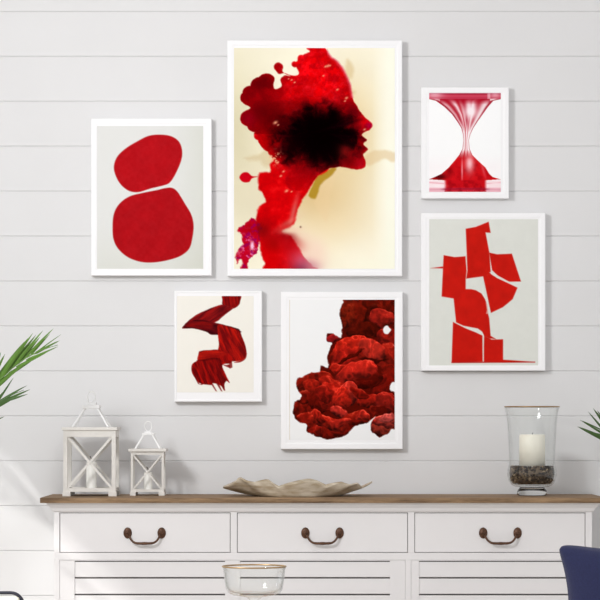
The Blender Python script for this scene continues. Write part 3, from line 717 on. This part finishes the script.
# ------------------------------------------------------------------ lanterns
def lantern(label, Yc, plate, body, feetpx, zpx, candle, cap, loop, ringtop):
    """all x,y numbers are photo pixels of the plane Yc"""
    s = S(Yc); cx = (body[0]+body[1])/2
    base = Vector(((cx-HX)*s, Yc, TOPZ)); t = thing('lantern', label, 'lantern', base, None)
    pb = HY-(TOPZ-CZ)/s                           # pixel row of the worktop at this depth
    zz = lambda p: (pb-p)*s                       # height above the worktop
    xx = lambda p: (p-cx)*s
    hw = (body[1]-body[0])/2*s; pw = zpx['post']*s
    # frame: posts, header, base rails
    bm = bmesh.new()
    zt, zh, zr1, zr0 = zz(zpx['plate1']), zz(zpx['header']), zz(zpx['rail1']), zz(zpx['rail0'])
    for sx in (-1, 1):
        for sy in (-1, 1):
            a, b = sorted((sx*hw, sx*(hw-pw))); c, d = sorted((sy*hw, sy*(hw-pw)))
            box(bm, a, b, c, d, zr0, zt)
    for sy in (-1, 1):
        c, d = sorted((sy*hw, sy*(hw-pw*0.8)))
        for z0, z1 in ((zh, zt), (zr0, zr1)):
            box(bm, -hw+pw, hw-pw, c, d, z0, z1); box(bm, c, d, -hw+pw, hw-pw, z0, z1)
    link('lantern_frame', bm, M_LANT, t)
    bm = bmesh.new(); box(bm, -hw+pw*0.8, hw-pw*0.8, -hw+pw*0.8, hw-pw*0.8, zr0, zr0+0.006); link('floor_panel', bm, M_LANT, t)
    # X braces front and back
    for sy in (-1, 1):
        bm = bmesh.new(); y = sy*(hw-pw*0.4); a = hw-pw; bw = zpx['brace']*s
        bar(bm, (-a, y, zr1), (a, y, zh), bw, pw*0.30); bar(bm, (-a, y+0.0015, zh), (a, y+0.0015, zr1), bw, pw*0.30)
        link('cross_brace', bm, M_LANT, t)
    # overhanging plate
    bm = bmesh.new(); hp = (plate[1]-plate[0])/2*s
    box(bm, -hp, hp, -hp, hp, zt, zz(zpx['plate0'])); link('roof_plate', bm, M_LANT, t, bevel=0.0012)
    # open pyramid roof of thin bars and cap
    b0 = (loop[1]-loop[0])/2*s; b1 = (cap[1]-cap[0])/2*s*0.72; zc0 = zz(cap[3]); zp = zz(zpx['plate0'])
    for sx in (-1, 1):
        for sy in (-1, 1):
            bm = bmesh.new(); bar(bm, (sx*b0, sy*b0, zp), (sx*b1, sy*b1, zc0+0.001), 0.0045, 0.0045); link('roof_strut', bm, M_LANTM, t)
    bm = bmesh.new(); bc = (cap[1]-cap[0])/2*s; zc1 = zz(cap[2])
    box(bm, -bc, bc, -bc, bc, zc0, zc0+(zc1-zc0)*0.55)
    box(bm, -bc*0.6, bc*0.6, -bc*0.6, bc*0.6, zc0+(zc1-zc0)*0.55, zc1)
    link('roof_cap', bm, M_LANTM, t, bevel=0.001)
    bm = bmesh.new(); rt = zz(ringtop); rr = (rt-zc1)*0.5
    tube(bm, [(rr*0.72*math.cos(a), 0.002*math.sin(2*a), zc1+rr+rr*math.sin(a)) for a in [2*math.pi*k/28 for k in range(28)]], 0.0018, 8, closed=True)
    link('hanging_ring', bm, M_LANTM, t, smooth=True)
    # feet
    fw = feetpx*s
    for sx in (-1, 1):
        for sy in (-1, 1):
            bm = bmesh.new(); a, b = sorted((sx*(hw+0.003), sx*(hw+0.003-fw))); c, d = sorted((sy*(hw+0.003), sy*(hw+0.003-fw)))
            box(bm, a, b, c, d, 0, zr0); link('foot', bm, M_LANT, t, bevel=0.001)
    # candle inside, an object of its own
    r = candle[0]*s; ct = zz(candle[1]); ox = candle[2]*s
    cl = thing('candle', candle[3], 'candle', (base.x+ox, Yc, TOPZ+zr0+0.006))
    h = ct-zr0-0.006
    bm = bmesh.new(); lathe(bm, [(0,0),(r*0.98,0),(r,0.002),(r,h-0.003),(r*0.9,h),(r*0.5,h-0.002),(0,h-0.0025)], 28); link('wax', bm, M_CANDLEW, cl, smooth=True)
    bm = bmesh.new(); tube(bm, [(0,0,h-0.003),(0.0005,0,h+0.006),(-0.002,0,h+0.012),(-0.005,0,h+0.017)], 0.0013, 6); link('wick', bm, M_WICK, cl)
    return t
lantern('large white lantern with crossed braces and candle, on sideboard left end', -0.20, (64.6, 119.6), (65.6, 117.4), 8.0,
        dict(plate0=427.2, plate1=430.2, header=436.8, rail1=487.5, rail0=491.2, post=4.0, brace=2.3),
        (5.2, 461.5, 0.0, 'white candle inside the larger lantern'), (83.0, 100.5, 402.5, 408.5), (74, 110), 391.5)
lantern('small white lantern with crossed braces, right of the larger lantern', -0.16, (128.8, 166.6), (131.8, 164.6), 6.0,
        dict(plate0=448.6, plate1=451.4, header=454.6, rail1=489.0, rail0=491.4, post=2.2, brace=1.5),
        (4.2, 472.0, 0.0, 'small white candle inside the smaller lantern'), (142.2, 154.2, 431.4, 435.0), (135.2, 160), 421.5)

# ------------------------------------------------------------------ wavy driftwood bowl
def bowl():
    Yc = -0.24; s = S(Yc); cx = 297.5; pb = HY-(TOPZ-CZ)/s
    rim = [(223.5,486.2),(230,484.5),(236,481),(240,476.4),(246,480),(255,481.6),(262,479.6),(268.5,478.4),(273,482),(278,486.6),(286,483.5),(297,481.2),(309,479.2),(317,481.5),(326,486.4),(333,483.5),(340,481.0),(349,484),(357,482.2),(361.5,487),(367,484.5),(372,481.6)]
    rx = np.array([r[0] for r in rim]); ry = np.array([r[1] for r in rim])
    NA, NR = 144, 14; bm = bmesh.new(); up = []; dn = []
    cxs = (223.5+372)/2; hwd = (372-223.5)/2
    for a in range(NA):
        t = 2*math.pi*a/NA; cu, su = math.cos(t), math.sin(t)
        X = cxs + hwd*cu                                     # rim pixel x
        hpx = pb - np.interp(X, rx, ry)
        if su > 0:                                            # back half: its own waves, a little lower than the front
            hpx = hpx*0.8 + 1.6 + 1.2*math.sin(5*t+1)
        bx, by = (297-cxs)+41*cu, 41*su
        Yr = 45*su*(1+0.06*math.sin(7*t))
        ru, rd = [], []
        for k in range(NR+1):
            q = k/NR; e = q**1.0
            px = bx + (X-cxs-bx)*e; py = by + (Yr-by)*e
            h = hpx*(q**1.25) + (1-q)*0.0
            ru.append(bm.verts.new((px*s, py*s, (h+1.2*(1-q)+0.4)*s))); rd.append(bm.verts.new((px*s*1.005, py*s*1.005, max(h-0.9*q, 0)*s)))
        up.append(ru); dn.append(rd)
    for a in range(NA):
        b = (a+1) % NA
        for k in range(NR):
            bm.faces.new((up[a][k], up[b][k], up[b][k+1], up[a][k+1])); bm.faces.new((dn[a][k], dn[a][k+1], dn[b][k+1], dn[b][k]))
        bm.faces.new((up[a][NR], up[b][NR], dn[b][NR], dn[a][NR]))
    bm.faces.new([u[0] for u in up]); bm.faces.new([d[0] for d in dn])
    m = bpy.data.materials.new('driftwood'); m.use_nodes = True; nt = m.node_tree; b_ = nt.nodes['Principled BSDF']; b_.inputs['Roughness'].default_value = 0.7
    tc = nt.nodes.new('ShaderNodeTexCoord'); mp = nt.nodes.new('ShaderNodeMapping'); mp.inputs['Scale'].default_value = (10, 10, 40)
    n = nt.nodes.new('ShaderNodeTexNoise'); n.inputs['Scale'].default_value = 2.0; n.inputs['Detail'].default_value = 6
    nt.links.new(tc.outputs['Object'], mp.inputs[0]); nt.links.new(mp.outputs[0], n.inputs['Vector'])
    r = nt.nodes.new('ShaderNodeValToRGB'); r.color_ramp.elements[0].position = 0.35; r.color_ramp.elements[1].position = 0.68
    r.color_ramp.elements[0].color = lin((168,150,124)) + (1,); r.color_ramp.elements[1].color = lin((214,203,184)) + (1,)
    nt.links.new(n.outputs['Fac'], r.inputs[0]); nt.links.new(r.outputs[0], b_.inputs['Base Color'])
    o = link('wavy_bowl', bm, m, None, smooth=True)
    o.location = ((cxs-HX)*s, Yc, TOPZ+0.0003)
    tag(o, 'shallow beige driftwood bowl with wavy edge on the middle of sideboard', 'bowl')
bowl()

# ------------------------------------------------------------------ glass hurricane on the sideboard
def hurricane():
    Yc = -0.20; s = S(Yc); base = Vector(((532-HX)*s, Yc, TOPZ))
    t = thing('hurricane_vase', 'clear footed glass hurricane vase with gold rim on sideboard right side', 'vase', base)
    foot = [(0,0),(13.6,0),(14.9,1.2),(15.0,4),(13.8,6.4),(12.4,7.6),(12.2,8.2),(0,8.2)]
    bm = bmesh.new(); lathe(bm, [(r*s, z_*s) for r, z_ in foot], 64); link('glass_foot', bm, M_THICK, t, smooth=True)
    outer = [(0,8.3),(12.2,8.3),(16.5,8.9),(20.2,10.6),(23.2,14.4),(24.7,20.5),(24.4,26),(23.2,31),(22.9,36),(23.4,50),(24.4,68),(25.5,80),(26.7,86),(27.6,88.8)]
    inner = [(26.9,89.0),(25.9,86),(24.7,80),(23.6,68),(22.6,50),(22.1,36),(22.4,31),(23.5,26),(23.9,20.5),(22.4,15.2),(19.6,11.9),(16,10.3),(0,9.8)]
    bm = bmesh.new(); lathe(bm, [(r*s, z_*s) for r, z_ in outer+inner], 64); link('glass_body', bm, M_GLASS, t, smooth=True)
    bm = bmesh.new(); tube(bm, [(27.25*s*math.cos(a), 27.25*s*math.sin(a), 88.9*s) for a in [2*math.pi*k/64 for k in range(64)]], 0.0021, 8, closed=True)
    link('gold_rim', bm, M_GOLD, t, smooth=True)
    # gravel fill: nobody could count it
    bm = bmesh.new(); rd = random.Random(3)
    lathe(bm, [(0,11.2*s),(14*s,11.4*s),(18.0*s,13.6*s),(20.6*s,17.6*s),(21.6*s,22*s),(21.2*s,26*s),(20.2*s,28.3*s),(0,28.5*s)], 32)
    prof = lambda h: np.interp(h, [11, 12.4, 15.2, 20.5, 26, 31], [15.6, 19.2, 21.9, 23.5, 23.1, 22.0])
    for i in range(900):
        h = rd.uniform(12.6, 29.2); a = rd.uniform(0, 2*math.pi)
        rr = (prof(h)-1.9) if i < 740 else rd.uniform(13.5, 20.6)
        if i >= 740: h = 28.9
        rot = Matrix.Rotation(rd.uniform(0, 3), 3, 'X') @ Matrix.Rotation(rd.uniform(0, 6), 3, 'Z')
        k = rd.uniform(0.75, 1.15)
        ellipsoid(bm, (rr*s*math.cos(a), rr*s*math.sin(a), h*s), (1.5*s*k, 1.1*s*k, 0.8*s*k), rot, 6, 4)
    g = link('gravel', bm, M_BEAN, None, smooth=False); g.location = base
    tag(g, 'dark brown gravel filling the bottom of the glass hurricane vase', 'gravel', kind='stuff')
    c = thing('candle', 'thick cream pillar candle standing in the gravel of the glass vase', 'candle', base + Vector((0.2*s, 0, 28.6*s)))
    r = 12.9*s; h = 32.6*s
    bm = bmesh.new(); lathe(bm, [(0,0),(r,0),(r,h-0.004),(r*0.93,h),(r*0.8,h-0.001),(r*0.6,h-0.004),(0,h-0.005)], 40); link('wax', bm, M_CANDLE, c, smooth=True)
    bm = bmesh.new(); tube(bm, [(0,0,h-0.006),(0.0005,0,h+0.002),(0.002,0,h+0.006)], 0.001, 6); link('wick', bm, M_WICK, c)
hurricane()

# ------------------------------------------------------------------ foreground: table with footed glass
Yg = -2.2; sg = S(Yg); gx = (254.2-HX)*sg
zr_ = CZ + (HY-566.8)*sg
TZ = 0.60
tb = thing('round_table', 'small round wooden table below the picture edge carrying the gold rimmed glass', 'table', (gx, Yg, 0))
bm = bmesh.new(); lathe(bm, [(0,TZ-0.03),(0.24,TZ-0.03),(0.25,TZ-0.02),(0.25,TZ-0.004),(0.246,TZ),(0,TZ)], 64); link('tabletop', bm, M_TABLE, tb)
bm = bmesh.new(); lathe(bm, [(0,0.02),(0.03,0.02),(0.022,0.1),(0.025,0.4),(0.035,TZ-0.03),(0,TZ-0.03)], 24); link('pedestal', bm, M_TABLE, tb, smooth=True)
bm = bmesh.new(); lathe(bm, [(0,0),(0.17,0),(0.17,0.01),(0.05,0.02),(0,0.02)], 40); link('base', bm, M_TABLE, tb)
gt = thing('glass_bowl', 'clear footed glass with gold rim in front of the sideboard doors', 'glass', (gx, Yg, TZ))
H = zr_-TZ; px = sg
bot = H - 28.5*px
outer = [(0,0),(0.05,0),(0.052,0.004),(0.02,0.010),(0.011,0.02),(0.011,bot-0.012),(0.02,bot-0.004),(0.052,bot+0.001),(0.064,bot+0.006),(0.070,bot+0.016),(0.0735,bot+0.035),(0.0765,H-0.006),(0.0790,H)]
inner = [(0.0770,H+0.0003),(0.0745,H-0.006),(0.0715,bot+0.035),(0.068,bot+0.018),(0.060,bot+0.010),(0.050,bot+0.006),(0,bot+0.005)]
bm = bmesh.new(); lathe(bm, outer+inner, 64); link('glass_body', bm, M_GLASS, gt, smooth=True)
bm = bmesh.new(); tube(bm, [(0.0782*math.cos(a), 0.0782*math.sin(a), H+0.001) for a in [2*math.pi*k/64 for k in range(64)]], 0.0019, 8, closed=True)
link('gold_rim', bm, M_GOLD, gt, smooth=True)

# ------------------------------------------------------------------ navy cushion and the seat that carries it
Yp = -2.0; sp = S(Yp)
def cushion():
    bm = bmesh.new(); N = 36; a = 88*sp
    g = {}
    for side in (1, -1):
        for i in range(N+1):
            for j in range(N+1):
                if side == -1 and (i in (0, N) or j in (0, N)): g[(side,i,j)] = g[(1,i,j)]; continue
                u = -1+2*i/N; v = -1+2*j/N
                u_ = math.copysign(abs(u)**0.9, u); v_ = math.copysign(abs(v)**0.9, v)
                kx = 1-0.185*(1-abs(v)**2.6); kz = 1-0.10*(1-abs(u_)**1.6)
                cr = 1-0.075*(abs(u_*v_))**10
                T = 0.075*((1-abs(u)**2.2)*(1-abs(v)**2.2))**0.5
                wr = 0.002*math.sin(9*u+4*v)*(1-u*u)*(1-v*v)
                g[(side,i,j)] = bm.verts.new((a*u_*kx*cr, side*(T+wr), a*v_*kz*cr))
        for i in range(N):
            for j in range(N): bm.faces.new((g[(side,i,j)], g[(side,i+1,j)], g[(side,i+1,j+1)], g[(side,i,j+1)]))
    o = link('cushion', bm, M_NAVY, None, smooth=True)
    c = P(552.5+88, 542.5+88, Yp); o.location = (c.x, Yp, c.z); o.rotation_euler = (0, math.radians(0.5), 0)
    tag(o, 'navy blue fabric cushion standing at the lower right corner', 'cushion')
    return c.z - a
zb = cushion()
bn = thing('low_bench', 'low upholstered bench below the picture edge carrying the navy cushion', 'bench', (0.95, Yp, 0))
bm = bmesh.new(); box(bm, -0.42, 0.42, -0.25, 0.25, 0.22, zb+0.001); link('seat', bm, M_SEAT, bn, bevel=0.02)
for sx in (-1, 1):
    for sy in (-1, 1):
        bm = bmesh.new(); lathe(bm, [(0,0),(0.014,0),(0.02,0.22),(0,0.22)], 16, sx*0.36, sy*0.19); link('leg', bm, M_TABLE, bn)

# ------------------------------------------------------------------ chair with dark tube rim, lower left
Yc = -2.4; sc = S(Yc)
xr_ = (23.2-HX)*sc; zt_ = CZ+(HY-592.8)*sc; xl_ = xr_-0.44; ccx = (xl_+xr_)/2
ch = thing('chair', 'cream backed chair with dark rounded metal rim at the lower left corner', 'chair', (ccx, Yc, 0))
hw = (xr_-xl_)/2; R = 0.030
pts = [(-hw, 0, 0.0)]
for k in range(9): a = math.pi - k*math.pi/16; pts.append((-hw+R+R*math.cos(a), 0, zt_-R+R*math.sin(a)))
for k in range(9): a = math.pi/2 - k*math.pi/16; pts.append((hw-R+R*math.cos(a), 0, zt_-R+R*math.sin(a)))
pts.append((hw, 0, 0.0))
bm = bmesh.new(); tube(bm, pts, 0.0042, 10); link('rear_frame', bm, M_BLACK, ch, smooth=True)
bm = bmesh.new(); box(bm, -hw+0.007, hw-0.007, -0.012, 0.012, zt_-0.26, zt_-0.009); link('backrest', bm, M_CREAM, ch, bevel=0.01)
bm = bmesh.new(); box(bm, -hw+0.006, hw-0.006, -0.44, 0.0, 0.42, 0.46); link('seat', bm, M_CREAM, ch, bevel=0.012)
for sx in (-1, 1):
    bm = bmesh.new(); tube(bm, [(sx*hw*0.96, -0.42, 0.0), (sx*hw*0.96, -0.42, 0.43), (sx*hw*0.96, -0.0, 0.43)], 0.007, 8); link('leg', bm, M_BLACK, ch, smooth=True)

# ------------------------------------------------------------------ palms
def leaflet(bm, a, b, wid, sag=0.0, fold=0.25, nrm=Vector((0,-1,0)), n=8):
    a = Vector(a); b = Vector(b); d = (b-a); L = d.length; d.normalize()
    side = d.cross(nrm).normalized(); nn_ = side.cross(d).normalized()
    rows = []
    for i in range(n+1):
        t = i/n; wv = wid*0.5*(min(1, t*5+0.35))*(1-t**2.2)**0.8 + 0.0002
        c = a + d*L*t + Vector((0,0,-1))*sag*L*t*t + Vector((0,0,1))*sag*L*t
        rows.append((bm.verts.new(c - side*wv - nn_*wv*fold), bm.verts.new(c + nn_*wv*fold), bm.verts.new(c + side*wv - nn_*wv*fold), bm.verts.new(c - nn_*wv*0.02)))
    for A_, B_ in zip(rows, rows[1:]):
        for k in ((0,1),(1,2),(2,3),(3,0)): bm.faces.new((A_[k[0]], A_[k[1]], B_[k[1]], B_[k[0]]))
    bm.faces.new(rows[0]); bm.faces.new(rows[-1])
def frond(parent, rachis, leaves, m, mr=M_STEM, r0=0.004):
    """rachis: list of points; leaves: list of (base, tip, width, sag)"""
    bm = bmesh.new(); n = len(rachis)
    tube(bm, rachis, [r0*(1-0.8*i/(n-1)) for i in range(n)], 6)
    rr = random.Random(len(leaves))
    for (a, b, wd_, sg_) in leaves:
        leaflet(bm, a, b, wd_, sg_, nrm=Vector((rr.uniform(-0.3,0.3), -1, rr.uniform(-0.2,0.4))).normalized())
    return link('frond', bm, m, parent, world=True)
def auto_frond(parent, base, tip, rise, m, seed, nl=13):
    rr = random.Random(seed); base = Vector(base); tip = Vector(tip); d = tip-base; L = d.length
    ra = [base + d*t + Vector((0,0,rise*math.sin(math.pi*min(t*1.05,1))*L)) for t in [i/14 for i in range(15)]]
    lv = []
    for i in range(3, 15):
        for sgn in (-1, 1):
            t_ = (ra[min(i+1,14)]-ra[i-1]).normalized(); sd = t_.cross(Vector((0,0,1))).normalized()*sgn
            ll = L*0.38*(1-abs(i/14-0.5)*0.9)
            lv.append((ra[i], ra[i] + (t_*0.75+sd*0.6+Vector((0,0,rr.uniform(-0.1,0.2)))).normalized()*ll, 0.014, 0.05))
    return frond(parent, ra, lv, m)
def pot(parent, x, y, stem_top):
    bm = bmesh.new(); lathe(bm, [(0,0),(0.11,0),(0.125,0.02),(0.155,0.27),(0.165,0.28),(0.165,0.30),(0.148,0.30),(0.14,0.26),(0,0.26)], 40, x, y); link('pot', bm, M_POT, parent, world=True, smooth=False)
    bm = bmesh.new(); lathe(bm, [(0,0.262),(0.139,0.262),(0.13,0.272),(0,0.276)], 24, x, y); link('soil', bm, M_SOIL, parent, world=True)
    for k, (dx_, dy_) in enumerate(((0,0),(0.03,0.02),(-0.03,0.01))):
        bm = bmesh.new(); tx = stem_top[0]; ty = stem_top[1]
        tube(bm, [(x+dx_, y+dy_, 0.27), (x+dx_*0.7+(tx-x)*0.4, y+dy_*0.7, 0.5), (tx+dx_*0.3, ty+dy_*0.3, stem_top[2]-0.02*k)], [0.012,0.009,0.006], 8)
        link('stem', bm, M_STEM, parent, world=True, smooth=True)

# left palm: fronds reaching in from the left edge
YL = -0.62
pl = thing('potted_palm', 'green feathery palm leaves reaching in from the left edge', 'plant', (-1.33, YL, 0))
crown = P(-62, 470, YL)
pot(pl, -1.33, YL, (crown.x, crown.y, crown.z))
q = lambda x, y, dy=0.0: P(x, y, YL+dy)
sl = S(YL)
ra = [crown, q(-40,430), q(-18,398), q(0,379.5), q(12,368), q(26,357.8), q(40,350.8), q(50,347.2), q(58,345)]
lv = []
def L_(a, b, w_, sag=0.0, dy=0.0): lv.append((q(*a), q(b[0], b[1], dy), w_*sl*0.88, sag))
L_((-14,392),(5,354),5.0,0.05,-0.03); L_((-12,390),(1,352),4.6,0.04,-0.02); L_((-10,390),(12,358),5.2,0.05,0.02)
L_((-6,384),(24,342),5.4,0.06,0.02); L_((-8,386),(18,352),5.4,0.05,0.03); L_((2,377),(33,333),4.6,0.05,0.0); L_((0,378),(28,338),4.8,0.05,-0.03); L_((7,372),(36,335),4.0,0.05,0.02)
L_((12,368),(43,330.5),3.6,0.04,-0.02); L_((18,364),(40,337),3.6,0.04,0.02); L_((24,359),(53.5,328.5),3.2,0.04,0.0); L_((30,356),(50,334),2.0,0.04,0.02); L_((36,352.5),(61,334.5),1.4,0.03,0.01)
L_((42,350),(60,340.5),1.6,0.03,0.02)
L_((-10,392),(22,364),4.6,-0.06,0.01); L_((-4,385),(30,358),4.6,-0.06,0.0); L_((6,376),(42,352.5),4.0,-0.05,0.01); L_((16,367),(52,349),3.4,-0.04,0.0); L_((26,360),(58,346.5),2.6,-0.03,0.0); L_((34,354),(58,341),3.0,0.0,0.01)
frond(pl, ra, lv, M_LEAF)
lv = []
ra2 = [crown, q(-45,442), q(-22,417), q(-6,405), q(6,398), q(16,393), q(24,390)]
L_((-10,408),(27,385.5),3.0,0.08); L_((-8,407),(24,387),3.6,0.06); L_((-4,405),(30,389.5),3.4,0.05); L_((-2,403),(28,394),3.0,-0.02); L_((0,402),(22,396.5),3.0,-0.02); L_((-14,412),(14,398),4.4,0.0)
L_((-4,404),(13.5,377.5),2.4,0.0); L_((-14,410),(10,401),3.6,-0.04); L_((-16,414),(6,389),3.0,0.0)
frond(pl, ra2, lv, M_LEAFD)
lv = []
L_((-12,424),(4.5,416.5),2.2,0.02); L_((-14,428),(-2,430),2.2,0)
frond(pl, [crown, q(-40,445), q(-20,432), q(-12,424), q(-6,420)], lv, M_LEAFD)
for i, (tx, ty, tz, ri) in enumerate(((-1.66, -0.75, 1.78, 0.1), (-1.60, -1.15, 1.05, 0.3), (-1.55, -0.35, 1.45, 0.15), (-1.7, -0.75, 1.1, 0.3))):
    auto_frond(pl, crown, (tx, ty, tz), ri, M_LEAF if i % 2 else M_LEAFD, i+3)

# right palm: only its leaf tips show
YR = -0.30
pr = thing('potted_palm', 'dark green palm leaf tips entering at the right edge', 'plant', (1.42, YR, 0))
crown = P(668, 500, YR); pot(pr, 1.42, YR, (crown.x, crown.y, crown.z))
q = lambda x, y, dy=0.0: P(x, y, YR+dy)
sl = S(YR)
lv = []
L_((612,443),(577.5,426.5),5.2,0.02,0.01); L_((614,440),(585,430.5),4.4,0.0,0.0); L_((610,438),(579.8,419.8),2.6,0.02,0.0); L_((610,434),(583,421),1.6,0.0,0.0); L_((609,436),(588,411.5),2.8,0.0,0.0)
L_((612,434),(593,408.2),4.0,0.0,0.01); L_((614,432),(597,410.5),3.6,0.0,-0.01); L_((616,430),(602,410),3.4,0.0)
L_((625,452),(600,438),4.0,0.0)
frond(pr, [crown, q(650,478), q(632,458), q(616,442), q(609,436)], lv, M_LEAFD)
for i, (tx, ty, tz, ri) in enumerate(((1.75, -0.55, 1.35, 0.15), (1.85, -0.30, 1.2, 0.2), (1.62, -0.7, 1.15, 0.25), (1.5, -0.16, 1.36, 0.05))):
    auto_frond(pr, crown, (tx, ty, tz), ri, M_LEAFD, i+13)
